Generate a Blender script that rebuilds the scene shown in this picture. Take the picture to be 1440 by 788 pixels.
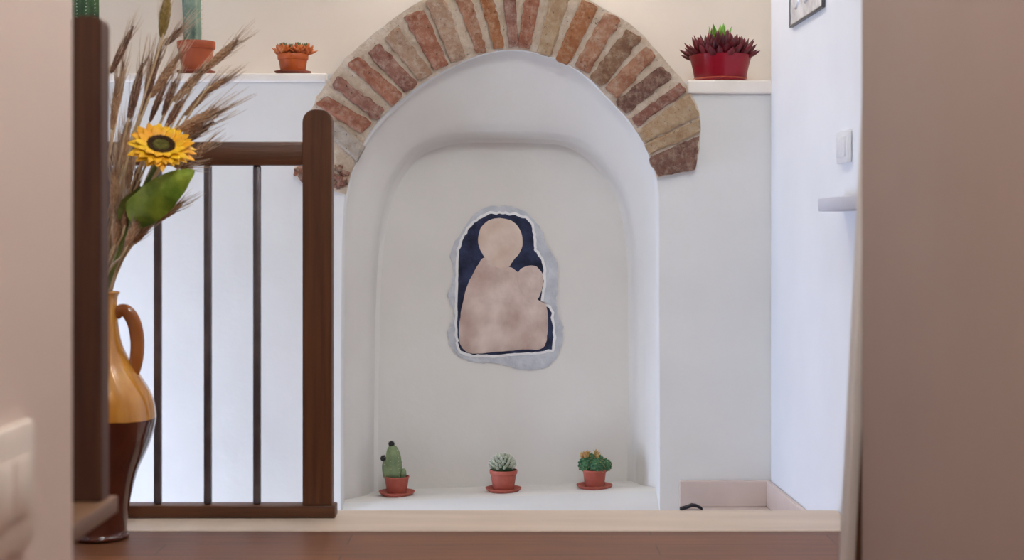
import bpy, bmesh, math, random
from mathutils import Vector, Matrix, noise
random.seed(7)
PI = math.pi
for o in list(bpy.data.objects): bpy.data.objects.remove(o, do_unlink=True)
SC = bpy.context.scene; COL = SC.collection

# ------------------------------------------------------------------ camera, light, exposure
F = 2120.0; HZ = 330.0; CZ = 0.602          # focal length in pixels (1440 wide), horizon row, eye height
cam = bpy.data.cameras.new('camera'); co = bpy.data.objects.new('camera', cam); COL.objects.link(co)
co.location = (0, 0, CZ); co.rotation_euler = (PI/2, 0, 0)
cam.sensor_width = 36; cam.lens = F/1440*36; cam.shift_y = -(394-HZ)/1440
cam.clip_start = 0.02
cam.dof.use_dof = True; cam.dof.focus_distance = 4.05; cam.dof.aperture_fstop = 5.0
SC.camera = co
W = bpy.data.worlds.new('world'); SC.world = W; W.use_nodes = True
W.node_tree.nodes['Background'].inputs[0].default_value = (0.75, 0.87, 1.0, 1)
W.node_tree.nodes['Background'].inputs[1].default_value = 1.0
vs = SC.view_settings; vs.view_transform = 'Standard'; vs.look = 'None'; vs.gamma = 1; vs.exposure = 0.0; vs.use_curve_mapping = False

def area(name, loc, target, sx, sy, power, col):
    l = bpy.data.lights.new(name, 'AREA'); l.shape = 'RECTANGLE'; l.size = sx; l.size_y = sy
    l.energy = power; l.color = col
    o = bpy.data.objects.new(name, l); COL.objects.link(o); o.location = loc
    o.rotation_euler = (Vector(target)-Vector(loc)).to_track_quat('-Z', 'Y').to_euler(); return o
def point(name, loc, power, col, r=0.04):
    l = bpy.data.lights.new(name, 'POINT'); l.energy = power; l.color = col; l.shadow_soft_size = r
    o = bpy.data.objects.new(name, l); COL.objects.link(o); o.location = loc; return o
# daylight through the stairwell window on the left
area('window_daylight', (-1.88, 3.63, -0.15), (1, 3.66, 0.0), 0.66, 1.1, 41, (0.62, 0.74, 1.0))
# recessed spots in the corridor ceiling
for i, (x, y) in enumerate([(0.14, 0.60), (0.16, 1.10), (0.14, 1.60)]):
    point('ceiling_spot_light', (x, y, 2.30), (19, 19, 20.5)[i], (0.80, 0.93, 1.0), 0.08)
# three small spots added over the landing to put highlights on the jug
for x, y in [(0.56, 2.55), (0.60, 2.80), (0.60, 3.10)]:
    point('jug_glint_light', (x, y, 2.30), 1.0, (1.0, 0.93, 0.85), 0.05)
# warm lamp high above the ledge
point('upper_lamp_light', (0.0, 4.12, 2.05), 16, (1.0, 0.94, 0.84), 0.06)

def P(px, py, Y): return Vector(((px-720)*Y/F, Y, CZ+(HZ-py)*Y/F))

# ------------------------------------------------------------------ materials
def lin(c):
    return tuple(((v/255)/12.92 if v/255 <= 0.04045 else ((v/255+0.055)/1.055)**2.4) for v in c)+(1,)
def mat(name, c1, c2=None, rough=0.6, scale=8, bump=0.0, bscale=None, stretch=(1,1,1), metal=0, coat=0, detail=4, spec=0.5):
    m = bpy.data.materials.new(name); m.use_nodes = True; nt = m.node_tree; N = nt.nodes; L = nt.links
    b = N['Principled BSDF']; b.inputs['Roughness'].default_value = rough; b.inputs['Metallic'].default_value = metal
    b.inputs['Coat Weight'].default_value = coat; b.inputs['Specular IOR Level'].default_value = spec
    tc = N.new('ShaderNodeTexCoord'); mp = N.new('ShaderNodeMapping'); mp.inputs['Scale'].default_value = stretch
    L.new(tc.outputs['Object'], mp.inputs['Vector'])
    n = N.new('ShaderNodeTexNoise'); n.inputs['Scale'].default_value = scale; n.inputs['Detail'].default_value = detail
    L.new(mp.outputs[0], n.inputs['Vector'])
    r = N.new('ShaderNodeValToRGB'); r.color_ramp.elements[0].position = 0.35; r.color_ramp.elements[1].position = 0.65
    r.color_ramp.elements[0].color = lin(c1); r.color_ramp.elements[1].color = lin(c2 or c1)
    L.new(n.outputs['Fac'], r.inputs[0]); L.new(r.outputs[0], b.inputs['Base Color'])
    if bump:
        n2 = N.new('ShaderNodeTexNoise'); n2.inputs['Scale'].default_value = bscale or scale*4; n2.inputs['Detail'].default_value = 5
        L.new(mp.outputs[0], n2.inputs['Vector'])
        bp = N.new('ShaderNodeBump'); bp.inputs['Strength'].default_value = bump; bp.inputs['Distance'].default_value = 0.01
        L.new(n2.outputs['Fac'], bp.inputs['Height']); L.new(bp.outputs[0], b.inputs['Normal'])
    return m
M = {}
M['plaster'] = mat('plaster', (220,218,216), (227,225,223), 0.9, 3, 0.22, 14)
M['plaster_niche'] = mat('plaster_niche', (222,217,211), (229,225,220), 0.9, 2.5, 0.25, 16)
M['plaster_upper_warmlit'] = mat('plaster_upper_warmlit', (232,221,211), (237,227,218), 0.9, 3, 0.15, 14)  # same plaster, with some warm lamplight put into its cream colour
M['white_wall'] = mat('white_wall', (224,225,230), (229,230,235), 0.85, 3, 0.08, 20)
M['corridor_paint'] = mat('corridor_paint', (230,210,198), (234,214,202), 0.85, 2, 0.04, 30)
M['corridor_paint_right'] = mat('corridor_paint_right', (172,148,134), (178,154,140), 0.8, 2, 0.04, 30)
M['cap'] = mat('cap', (232,222,212), (238,230,222), 0.85, 8, 0.2, 30)
M['ceiling'] = mat('ceiling_paint', (235,232,226), (240,237,232), 0.9)
M['stone'] = mat('travertine', (192,172,154), (204,184,166), 0.45, 5, 0.06, 30, (0.5,3,3))
M['pink_tile'] = mat('pink_tile', (204,186,178), (214,196,188), 0.5, 9, 0.05, 30)
M['walnut'] = mat('walnut', (78,42,20), (98,56,28), 0.45, 6, 0.1, 20, (14,14,0.7))
M['walnut_h'] = mat('walnut_h', (78,42,20), (98,56,28), 0.45, 6, 0.1, 20, (0.7,14,14))
M['walnut_y'] = mat('walnut_y', (104,70,46), (126,88,60), 0.45, 6, 0.1, 20, (14,0.7,14))
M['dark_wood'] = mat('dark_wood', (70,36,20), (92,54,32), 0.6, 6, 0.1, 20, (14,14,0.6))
M['steel'] = mat('baluster_metal', (96,88,92), (112,104,108), 0.32, 20, 0, metal=0.55)
M['terracotta'] = mat('terracotta', (168,82,66), (184,96,78), 0.6, 30, 0.1, 80)
M['terracotta_orange'] = mat('terracotta_orange', (180,82,30), (196,94,40), 0.4, 20, 0.05, 60)
M['terracotta_brown'] = mat('terracotta_brown', (150,66,30), (168,80,40), 0.55, 16, 0.08, 60)
M['saucer_dark'] = mat('saucer_dark', (130,56,36), (146,66,42), 0.5, 20)
M['red_glaze'] = mat('red_glaze', (134,12,32), (148,18,40), 0.3, 12, coat=0.12, spec=0.35)
M['saucer_red'] = mat('saucer_red', (176,66,44), (190,78,50), 0.25, 12, coat=0.3)
M['soil'] = mat('soil', (52,36,28), (78,56,42), 0.95, 60, 0.6, 120)
M['cactus_pale'] = mat('cactus_pale', (104,122,86), (136,150,106), 0.6, 30, 0.2, 90)
M['cactus_blue'] = mat('cactus_blue', (88,110,98), (132,150,132), 0.6, 25, 0.2, 90)
M['cactus_dark'] = mat('cactus_dark', (26,54,28), (52,84,40), 0.6, 30, 0.2, 90)
M['cactus_green'] = mat('cactus_green', (38,84,52), (72,120,76), 0.6, 60, 0.3, 120)
M['tubercle'] = mat('tubercle', (150,158,134), (206,208,192), 0.7, 70)
M['spine_white'] = mat('spine_white', (232,228,214), (240,238,228), 0.7, 30)
M['spine_tan'] = mat('spine_tan', (196,160,100), (226,196,140), 0.7, 30)
M['bud'] = mat('bud', (24,22,24), (46,36,38), 0.6, 90)
M['flower_tan'] = mat('flower_tan', (206,178,110), (170,120,70), 0.6, 60)
M['rosette_orange'] = mat('rosette_orange', (190,92,44), (214,128,66), 0.4, 30)
M['rosette_green'] = mat('rosette_green', (52,74,40), (84,100,50), 0.5, 30)
M['leaf_red'] = mat('leaf_red', (66,2,16), (112,12,28), 0.5, 24)
M['leaf_lime'] = mat('leaf_lime', (92,150,50), (140,180,70), 0.45, 30)
M['wheat'] = mat('wheat', (150,108,78), (186,146,110), 0.75, 60, 0.2, 150)
M['wheat_dark'] = mat('wheat_dark', (106,72,56), (140,100,78), 0.75, 60, 0.2, 150)
M['wheat_olive'] = mat('wheat_olive', (122,98,44), (150,122,62), 0.75, 60, 0.2, 150)
M['straw'] = mat('straw', (196,164,122), (226,200,162), 0.6, 40)
M['awn'] = mat('awn', (178,148,122), (206,180,154), 0.6, 40)
M['petal'] = mat('petal', (240,158,4), (250,196,16), 0.5, 25)
M['disc'] = mat('disc', (58,34,14), (88,56,22), 0.9, 120, 0.8, 260)
M['disc_center'] = mat('disc_center', (104,98,34), (134,124,50), 0.9, 120, 0.8, 260)
M['leaf_green'] = mat('leaf_green', (92,124,22), (168,182,58), 0.6, 16, 0.35, 50)
M['stem_green'] = mat('stem_green', (98,110,48), (124,132,66), 0.6, 30)
M['plastic'] = mat('white_plastic', (226,226,230), (232,232,236), 0.35, 10)
M['plastic_cream'] = mat('cream_plastic', (228,210,194), (232,214,198), 0.4, 10)
M['frame_dark'] = mat('frame_dark', (74,72,76), (92,90,94), 0.35, 20, metal=0.4)
M['print_grey'] = mat('print_grey', (176,176,182), (232,232,236), 0.2, 22, coat=0.6)
M['shelf_paint'] = mat('shelf_paint', (196,196,208), (204,204,214), 0.6, 10)
M['board'] = mat('pale_board', (214,204,196), (222,212,204), 0.5, 10)
M['black'] = mat('black_scrap', (22,20,24), (38,34,38), 0.8, 60)
M['fresco_halo'] = mat('fresco_halo', (186,188,196), (208,209,214), 0.9, 18, 0.5, 60)
M['fresco_rim'] = mat('fresco_rim', (236,234,234), (240,238,238), 0.9, 30, 0.3, 80)
M['fresco_blue'] = mat('fresco_blue', (18,22,46), (48,56,88), 0.85, 26, 0.6, 70, detail=8)
M['fresco_skin'] = mat('fresco_skin', (186,158,146), (226,206,196), 0.9, 11, 0.4, 45, detail=6)
M['fresco_head'] = mat('fresco_head', (210,184,168), (226,206,192), 0.9, 16, 0.3, 50)

# two-tone glaze of the jug: ochre above, dark brown below with a drip line
def jug_mat():
    m = bpy.data.materials.new('jug_glaze'); m.use_nodes = True; nt = m.node_tree; N = nt.nodes; L = nt.links
    b = N['Principled BSDF']; b.inputs['Roughness'].default_value = 0.12; b.inputs['Coat Weight'].default_value = 0.6
    b.inputs['Coat Roughness'].default_value = 0.05
    tc = N.new('ShaderNodeTexCoord'); sp = N.new('ShaderNodeSeparateXYZ'); L.new(tc.outputs['Object'], sp.inputs[0])
    n = N.new('ShaderNodeTexNoise'); n.inputs['Scale'].default_value = 9; L.new(tc.outputs['Object'], n.inputs['Vector'])
    ad = N.new('ShaderNodeMath'); ad.operation = 'MULTIPLY_ADD'; ad.inputs[1].default_value = 0.02; L.new(n.outputs['Fac'], ad.inputs[0]); L.new(sp.outputs['Z'], ad.inputs[2])
    gt = N.new('ShaderNodeMath'); gt.operation = 'GREATER_THAN'; gt.inputs[1].default_value = 0.249; L.new(ad.outputs[0], gt.inputs[0])
    def vr(a, c, st):
        mp = N.new('ShaderNodeMapping'); mp.inputs['Scale'].default_value = st; L.new(tc.outputs['Object'], mp.inputs[0])
        q = N.new('ShaderNodeTexNoise'); q.inputs['Scale'].default_value = 10; L.new(mp.outputs[0], q.inputs['Vector'])
        r = N.new('ShaderNodeValToRGB'); r.color_ramp.elements[0].color = lin(a); r.color_ramp.elements[1].color = lin(c)
        r.color_ramp.elements[0].position = .35; r.color_ramp.elements[1].position = .65
        L.new(q.outputs['Fac'], r.inputs[0]); return r
    lo = vr((66,20,10), (84,34,16), (2,2,.6)); up = vr((186,120,40), (206,144,58), (3,3,.5))
    mx = N.new('ShaderNodeMix'); mx.data_type = 'RGBA'
    L.new(gt.outputs[0], mx.inputs['Factor']); L.new(lo.outputs[0], mx.inputs['A']); L.new(up.outputs[0], mx.inputs['B'])
    L.new(mx.outputs['Result'], b.inputs['Base Color']); return m
M['jug'] = jug_mat()
M['jug_handle'] = mat('jug_handle_glaze', (128,66,26), (166,96,42), 0.15, 14, coat=0.5, stretch=(1,1,.5))

def plank_mat():
    m = bpy.data.materials.new('plank_floor'); m.use_nodes = True; nt = m.node_tree; N = nt.nodes; L = nt.links
    b = N['Principled BSDF']; b.inputs['Roughness'].default_value = 0.5
    tc = N.new('ShaderNodeTexCoord')
    br = N.new('ShaderNodeTexBrick'); br.inputs['Scale'].default_value = 1; br.inputs['Brick Width'].default_value = 0.95
    br.inputs['Row Height'].default_value = 0.095; br.inputs['Mortar Size'].default_value = 0.0012; br.offset = 0.37
    br.inputs['Color1'].default_value = lin((104,58,28)); br.inputs['Color2'].default_value = lin((126,76,40)); br.inputs['Mortar'].default_value = lin((70,44,30))
    mpb = N.new('ShaderNodeMapping'); mpb.inputs['Location'].default_value = (0.32, 0.02, 0); L.new(tc.outputs['Object'], mpb.inputs[0]); L.new(mpb.outputs[0], br.inputs['Vector'])
    mp = N.new('ShaderNodeMapping'); mp.inputs['Scale'].default_value = (1.2, 22, 1); L.new(tc.outputs['Object'], mp.inputs[0])
    n = N.new('ShaderNodeTexNoise'); n.inputs['Scale'].default_value = 4; n.inputs['Detail'].default_value = 6; L.new(mp.outputs[0], n.inputs['Vector'])
    r = N.new('ShaderNodeValToRGB'); r.color_ramp.elements[0].position = .3; r.color_ramp.elements[1].position = .7
    r.color_ramp.elements[0].color = (0.62,0.6,0.58,1); r.color_ramp.elements[1].color = (1.08,1.05,1.02,1); L.new(n.outputs['Fac'], r.inputs[0])
    mx = N.new('ShaderNodeMix'); mx.data_type = 'RGBA'; mx.blend_type = 'MULTIPLY'; mx.inputs['Factor'].default_value = 1
    L.new(br.outputs['Color'], mx.inputs['A']); L.new(r.outputs[0], mx.inputs['B']); L.new(mx.outputs['Result'], b.inputs['Base Color'])
    return m
M['planks'] = plank_mat()
def pane_mat():
    m = bpy.data.materials.new('window_glass'); m.use_nodes = True; nt = m.node_tree; N = nt.nodes; L = nt.links
    N.remove(N['Principled BSDF']); t = N.new('ShaderNodeBsdfTransparent'); g = N.new('ShaderNodeBsdfGlossy'); g.inputs['Roughness'].default_value = 0.02
    x = N.new('ShaderNodeMixShader'); x.inputs[0].default_value = 0.06
    L.new(t.outputs[0], x.inputs[1]); L.new(g.outputs[0], x.inputs[2]); L.new(x.outputs[0], N['Material Output'].inputs[0]); return m
M['pane'] = pane_mat()
def lamp_mat():
    m = bpy.data.materials.new('lamp_lens'); m.use_nodes = True; b = m.node_tree.nodes['Principled BSDF']
    b.inputs['Emission Color'].default_value = (1,.85,.68,1); b.inputs['Emission Strength'].default_value = 25; return m
M['lamp_lens'] = lamp_mat()
def brick_mat(name, c1, c2, stain, grit=1.0):
    """fired clay: two tones, lime stains and dark pits"""
    m = bpy.data.materials.new(name); m.use_nodes = True; nt = m.node_tree; N = nt.nodes; L = nt.links
    b = N['Principled BSDF']; b.inputs['Roughness'].default_value = 0.95; b.inputs['Specular IOR Level'].default_value = 0.2
    tc = N.new('ShaderNodeTexCoord')
    def noi(sc, det, ro=.6):
        n = N.new('ShaderNodeTexNoise'); n.inputs['Scale'].default_value = sc; n.inputs['Detail'].default_value = det; n.inputs['Roughness'].default_value = ro
        L.new(tc.outputs['Object'], n.inputs['Vector']); return n
    def ramp(src, p0, p1, a=(0,0,0,1), c=(1,1,1,1)):
        r = N.new('ShaderNodeValToRGB'); r.color_ramp.elements[0].position = p0; r.color_ramp.elements[1].position = p1
        r.color_ramp.elements[0].color = a; r.color_ramp.elements[1].color = c; L.new(src, r.inputs[0]); return r
    def mix(f, a, c):
        x = N.new('ShaderNodeMix'); x.data_type = 'RGBA'; L.new(f, x.inputs['Factor']); L.new(a, x.inputs['A'])
        if isinstance(c, tuple): x.inputs['B'].default_value = c
        else: L.new(c, x.inputs['B'])
        return x.outputs['Result']
    base = ramp(noi(22, 8).outputs['Fac'], .36, .64, lin(c1), lin(c2)).outputs[0]
    st = ramp(noi(46, 9, .7).outputs['Fac'], .52-.06*grit, .68).outputs[0]
    col = mix(st, base, lin(stain))
    pit = ramp(noi(120, 6, .7).outputs['Fac'], .60, .70).outputs[0]
    col = mix(pit, col, lin(tuple(v*.50 for v in c1)))
    L.new(col, b.inputs['Base Color'])
    n2 = noi(75, 10, .75); bp = N.new('ShaderNodeBump'); bp.inputs['Strength'].default_value = 0.9; bp.inputs['Distance'].default_value = 0.012
    L.new(n2.outputs['Fac'], bp.inputs['Height']); L.new(bp.outputs[0], b.inputs['Normal']); return m
BR = [brick_mat('brick_%d' % i, a, c, st) for i, (a, c, st) in enumerate([
    ((152,92,70),(184,124,98),(200,164,142)), ((160,104,78),(190,138,108),(206,176,152)), ((176,138,112),(194,160,134),(212,190,168)), ((140,92,78),(176,126,108),(200,168,150)),
    ((158,96,60),(184,124,84),(202,164,132)), ((130,94,72),(166,126,98),(190,162,136)), ((182,146,112),(196,166,132),(206,182,154)), ((110,76,66),(148,108,92),(184,156,136)), ((196,182,168),(206,192,178),(176,160,146))])]
M['mortar'] = brick_mat('mortar', (214,190,164), (234,214,192), (238,224,208), .6)

# ------------------------------------------------------------------ mesh helpers
def obj(name, bm, m, parent=None, smooth=True, angle=None):
    me = bpy.data.meshes.new(name); bmesh.ops.recalc_face_normals(bm, faces=bm.faces); bm.to_mesh(me); bm.free()
    ms = m if isinstance(m, (list, tuple)) else [m]
    for k in ms: me.materials.append(k)
    for p in me.polygons: p.use_smooth = smooth
    if smooth and angle: me.set_sharp_from_angle(angle=math.radians(angle))
    o = bpy.data.objects.new(name, me); COL.objects.link(o)
    if parent:
        o.parent = parent
        o.matrix_parent_inverse = Matrix.Identity(4)
    return o
def thing(name, label, cat, loc=(0,0,0), group=None):
    o = bpy.data.objects.new(name, None); COL.objects.link(o); o.location = loc; o.empty_display_size = 0.05
    o['label'] = label; o['category'] = cat
    if group: o['group'] = group
    return o
def tag(o, label, cat, group=None):
    o['label'] = label; o['category'] = cat
    if group: o['group'] = group
    return o
def struct(o): o['kind'] = 'structure'; return o
def shift(bm, v): bmesh.ops.translate(bm, verts=bm.verts, vec=v)
def local(bm, parent): shift(bm, -Vector(parent.location))
def add_box(bm, lo, hi, bevel=0.0, seg=2):
    r = bmesh.ops.create_cube(bm, size=1); v = r['verts']
    for q in v: q.co = Vector([lo[i]+(q.co[i]+.5)*(hi[i]-lo[i]) for i in range(3)])
    if bevel:
        es = list({e for q in v for e in q.link_edges}); bmesh.ops.bevel(bm, geom=es, offset=bevel, segments=seg, affect='EDGES', profile=.5)
def box(lo, hi, bevel=0.0, seg=2):
    bm = bmesh.new(); add_box(bm, lo, hi, bevel, seg); return bm
def frame_of(d):
    d = d.normalized(); u = d.cross(Vector((0,0,1)))
    if u.length < 1e-4: u = d.cross(Vector((1,0,0)))
    u.normalize(); return u, d.cross(u).normalized()
def add_tube(bm, pts, rad, n=8, flat=1.0, cap=True):
    pts = [Vector(p) for p in pts]; rads = rad if isinstance(rad, (list,tuple)) else [rad]*len(pts)
    rings = []; u = None
    for i, p in enumerate(pts):
        d = (pts[min(i+1,len(pts)-1)]-pts[max(i-1,0)]).normalized()
        if u is None: u, w = frame_of(d)
        else:
            u = (u-d*u.dot(d)).normalized(); w = d.cross(u)
        rings.append([bm.verts.new(p+(u*math.cos(2*PI*k/n)+w*math.sin(2*PI*k/n)*flat)*max(rads[i],1e-5)) for k in range(n)])
    for a, b in zip(rings, rings[1:]):
        for k in range(n): bm.faces.new((a[k], a[(k+1)%n], b[(k+1)%n], b[k]))
    if cap: bm.faces.new(rings[0]); bm.faces.new(rings[-1])
def add_lathe(bm, prof, c=(0,0,0), n=40, rib=None):
    c = Vector(c); rings = []
    for j, (r, z) in enumerate(prof):
        ring = []
        for k in range(n):
            a = 2*PI*k/n; rr = r*(rib(a, j/(len(prof)-1)) if rib else 1)
            ring.append(bm.verts.new(c+Vector((rr*math.cos(a), rr*math.sin(a), z))))
        rings.append(ring)
    for a, b in zip(rings, rings[1:]):
        for k in range(n): bm.faces.new((a[k], a[(k+1)%n], b[(k+1)%n], b[k]))
    bm.faces.new(rings[0]); bm.faces.new(rings[-1])
def lathe(prof, c=(0,0,0), n=40, rib=None):
    bm = bmesh.new(); add_lathe(bm, prof, c, n, rib); return bm
def add_ball(bm, c, r, sc=(1,1,1), rot=None, u=10, v=8):
    m = Matrix.Translation(Vector(c)) @ (rot.to_matrix().to_4x4() if rot is not None else Matrix.Identity(4)) @ Matrix.Diagonal((r*sc[0], r*sc[1], r*sc[2], 1))
    bmesh.ops.create_uvsphere(bm, u_segments=u, v_segments=v, radius=1, matrix=m)
def catmull(pts, sub=4):
    out = []; n = len(pts); pts = [Vector(p) for p in pts]
    for i in range(n-1):
        p0, p1, p2, p3 = pts[max(i-1,0)], pts[i], pts[i+1], pts[min(i+2,n-1)]
        for s in range(sub):
            t = s/sub; t2 = t*t; t3 = t2*t
            out.append(0.5*((2*p1)+(p2-p0)*t+(2*p0-5*p1+4*p2-p3)*t2+(3*p1-p0-3*p2+p3)*t3))
    out.append(pts[-1]); return out
def add_leaf(bm, base, d, up, length, width, thick=0.15, curl=0.0, n=6, tip=1.0):
    """fleshy leaf: lens cross-section swept along a curve"""
    d = d.normalized(); s = d.cross(up)
    if s.length < 1e-4: s = d.cross(Vector((1,0,0)))
    s.normalize(); nrm = s.cross(d).normalized(); rings = []
    for i in range(n+1):
        t = i/n; w = width*.5*(math.sin(PI*min(1, t*.72+.22))**.9)*(1 if t < .999 else .03)*(1-.0*t)
        if t > .6: w = width*.5*math.sin(PI*(.6*.72+.22))**.9*max(.03, 1-((t-.6)/.4)**(1.3*tip))
        c = base+d*length*t+nrm*curl*length*t*t
        th = max(w*2*thick, width*.02)
        rings.append([bm.verts.new(c+s*w*math.cos(a)+nrm*th*math.sin(a)) for a in [2*PI*k/8 for k in range(8)]])
    for a, b in zip(rings, rings[1:]):
        for k in range(8): bm.faces.new((a[k], a[(k+1)%8], b[(k+1)%8], b[k]))
    bm.faces.new(rings[0]); bm.faces.new(rings[-1])

# ------------------------------------------------------------------ room shell
YB = 4.0                                        # face of the niche wall
SP = 0.030                                      # the right wall opens out slightly towards the camera
def splay(bm):
    for v in bm.verts: v.co.x += SP*(4.0-v.co.y)
    return bm
XR = 0.685                                      # landing's right wall
floor = struct(obj('floor', box((-1.75,-1.5,-0.2), (1.0,3.053,0.0)), M['planks'], smooth=False))
struct(obj('trim_1', box((-1.75,3.0535,-0.2), (XR+.0215,3.28,0.002), 0.002), M['stone'], smooth=False))
struct(obj('floor_landing', box((0.445,3.281,-0.3), (XR,3.999,-0.119)), M['pink_tile'], smooth=False))
bm = bmesh.new()
for k in range(8):
    x1 = 0.444-k*0.27; z = -0.119-(k+1)*0.17
    add_box(bm, (x1-0.27, 3.281, z-0.17), (x1, 3.999, z), 0.004)
struct(obj('trim_2', bm, M['stone'], smooth=False))
struct(obj('floor_stairwell', box((-1.75,3.281,-1.75), (0.44,3.999,-1.66)), M['stone'], smooth=False))
struct(obj('ceiling', box((-1.85,-1.6,2.45), (1.0,4.35,2.55)), M['ceiling'], smooth=False))

# niche wall ----------------------------------------------------------
KF = [(484,704),(484,600),(485,450),(486,340),(490,275),(501,230),(520,195),(545,165),(580,133),(617,106),(650,88),(687,75),(722,71),(760,76),(794,88),(822,107),(849,133),(875,160),(897,189),(912,222),(920,260),(922,300),(922,420),(923,560),(923,686)]
K1 = [(514,697),(514,600),(516,450),(521,350),(531,285),(545,248),(563,222),(583,203),(607,192),(635,186),(665,184),(690,184),(722,184),(760,185),(790,187),(817,193),(838,207),(857,225),(874,250),(888,280),(897,312),(902,343),(905,420),(906,560),(904,683)]
K2 = [(526,690),(526,600),(528,450),(533,352),(544,292),(556,257),(573,231),(592,213),(614,203),(640,197),(667,195),(692,195),(722,195),(758,196),(786,198),(809,206),(829,219),(846,236),(862,258),(875,286),(883,317),(887,347),(889,424),(890,560),(888,677)]
SUB = 4
def ring(keys, Y, off=0.0, bottom=None):
    c = catmull([Vector((x, y)) for x, y in keys], SUB); n = len(c); out = []
    for i, p in enumerate(c):
        t = (c[min(i+1,n-1)]-c[max(i-1,0)]).normalized(); nn = Vector((t.y, -t.x))   # image space: outward of the arch
        out.append(P(p.x+nn.x*off, p.y+nn.y*off, Y))
    if bottom:                       # (left y, right y, depth) for the two sill corners
        out[0] = P(c[0].x-off, bottom[0], bottom[2]); out[-1] = P(c[-1].x+off, bottom[1], bottom[2])
    return out
def mid(a, b, t): return [(p[0]+(q[0]-p[0])*t, p[1]+(q[1]-p[1])*t) for p, q in zip(a, b)]
rings = [ring(KF, YB, 5, (724,724,YB)), ring(KF, YB+.004, 2, (716,706,YB+.012)), ring(KF, YB+.014, 0, (707,691,YB+.035)), ring(KF, YB+.03, -1, (703,686,YB+.06)),
         ring(mid(KF,K1,.45), YB+.075), ring(mid(KF,K1,.86), YB+.115, 0), ring(K1, YB+.130, 0), ring(mid(K1,K2,.35), YB+.142), ring(mid(K1,K2,.75), YB+.18), ring(K2, YB+.208), ring(K2, YB+.218, -6)]
ARCH = [((487,274),(417,252)),((491,255),(414,236)),((500,230),(424,205)),((510,205),(433,170)),((524,180),(441,146)),((541,160),(458,118)),((565,140),(487,82)),((590,120),(517,55)),((617,104),(547,31)),((645,89),(583,6)),((672,78),(628,-16)),((700,72),(680,-30)),((725,70),(728,-34)),((752,74),(775,-28)),((780,82),(815,-8)),((806,95),(845,10)),((830,112),(874,26)),((850,133),(905,50)),((875,159),(941,92)),((897,188),(964,118)),((908,208),(984,158)),((917,232),(984,205)),((924,250),(977,238))]
ZL = P(0,104,YB).z; ZR = P(0,114,YB).z
bm = bmesh.new()
top = []
for a, b in ARCH[5:20]: top.append(P(a[0]+(b[0]-a[0])*.82, a[1]+(b[1]-a[1])*.82, YB))
out = [Vector((-1.75,YB,-1.75)), Vector((-1.75,YB,ZL))] + [Vector((top[0].x,YB,ZL))] + [p for p in top if p.z > ZL+.005] + [Vector((top[-1].x-.012,YB,ZR))] + [Vector((.9,YB,ZR)), Vector((.9,YB,-1.75))]
vo = [bm.verts.new(p) for p in out]; vb = [bm.verts.new(p+Vector((0,.25,0))) for p in out]
eo = [bm.edges.new((vo[i], vo[(i+1)%len(vo)])) for i in range(len(vo))]
R = [[bm.verts.new(p) for p in r] for r in rings]
ei = [bm.edges.new((R[0][i], R[0][(i+1)%len(R[0])])) for i in range(len(R[0]))]
bmesh.ops.triangle_fill(bm, use_beauty=True, use_dissolve=False, edges=eo+ei, normal=(0,-1,0))
nF = len(bm.faces)
for i in range(len(vo)):
    j = (i+1) % len(vo); bm.faces.new((vo[i], vo[j], vb[j], vb[i]))
for k, (a, b) in enumerate(zip(R, R[1:])):
    n = len(a)
    for i in range(n):
        j = (i+1) % n; f = bm.faces.new((a[i], a[j], b[j], b[i])); f.material_index = 1 if k > 1 else 0
f = bm.faces.new(R[-1]); f.material_index = 1
bmesh.ops.triangulate(bm, faces=[f])
wb = struct(obj('wall_back', bm, [M['plaster'], M['plaster_niche']], smooth=True, angle=40))
for p in wb.data.polygons:                       # the flat face of the wall stays flat-shaded
    if abs(p.normal.y) > .9999 or all(abs(wb.data.vertices[i].co.y-YB) < 1e-5 for i in p.vertices): p.use_smooth = False
struct(obj('wall_upper', box((-1.75,4.25,0.85), (0.95,4.35,2.45)), M['plaster_upper_warmlit'], smooth=False))
bm = splay(box((XR,2.0,-1.75), (.74,YB-.0005,2.45), 0.010, 3)); struct(obj('wall_right', bm, M['white_wall'], smooth=True, angle=40))
struct(obj('wall_recess', box((.80,YB-.0005,0.9), (.95,4.2495,2.45)), M['plaster_upper_warmlit'], smooth=False))
struct(obj('trim_3', box((-1.75,YB-.012,ZL-.022), (P(461,0,YB).x,4.249,ZL+.001), .006), M['cap'], smooth=False))
struct(obj('trim_4', box((P(966,0,YB).x,YB-.014,ZR-.034), (.70,4.249,ZR+.001), .005), M['cap'], smooth=False))
zb = P(0,677,YB-.015).z
struct(obj('baseboard_back', box((P(955,0,YB).x,YB-.015,-.1185), (XR-.0005,YB-.0005,zb), .002), M['pink_tile'], smooth=False))
struct(obj('baseboard_right', splay(box((XR-.013,3.29,-.1185), (XR-.0005,YB-.0155,zb), .002)), M['pink_tile'], smooth=False))
# outer left wall with the stairwell window
bm = bmesh.new(); wy0, wy1, wz0, wz1 = 3.29, 3.985, -0.90, 0.60
add_box(bm, (-1.85,0.4,-1.75), (-1.75,wy0,2.45)); add_box(bm, (-1.85,wy1,-1.75), (-1.75,4.35,2.45))
add_box(bm, (-1.85,wy0,-1.75), (-1.75,wy1,wz0)); add_box(bm, (-1.85,wy0,wz1), (-1.75,wy1,2.45))
struct(obj('wall_left', bm, M['white_wall'], smooth=False))
bm = bmesh.new()
for lo, hi in [((wy0,wz0),(wy0+.05,wz1)),((wy1-.05,wz0),(wy1,wz1)),((wy0+.05,wz0),(wy1-.05,wz0+.05)),((wy0+.05,wz1-.05),(wy1-.05,wz1)),(((wy0+wy1)/2-.02,wz0+.05),((wy0+wy1)/2+.02,wz1-.05))]:
    add_box(bm, (-1.82,lo[0],lo[1]), (-1.77,hi[0],hi[1]), .004)
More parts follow.
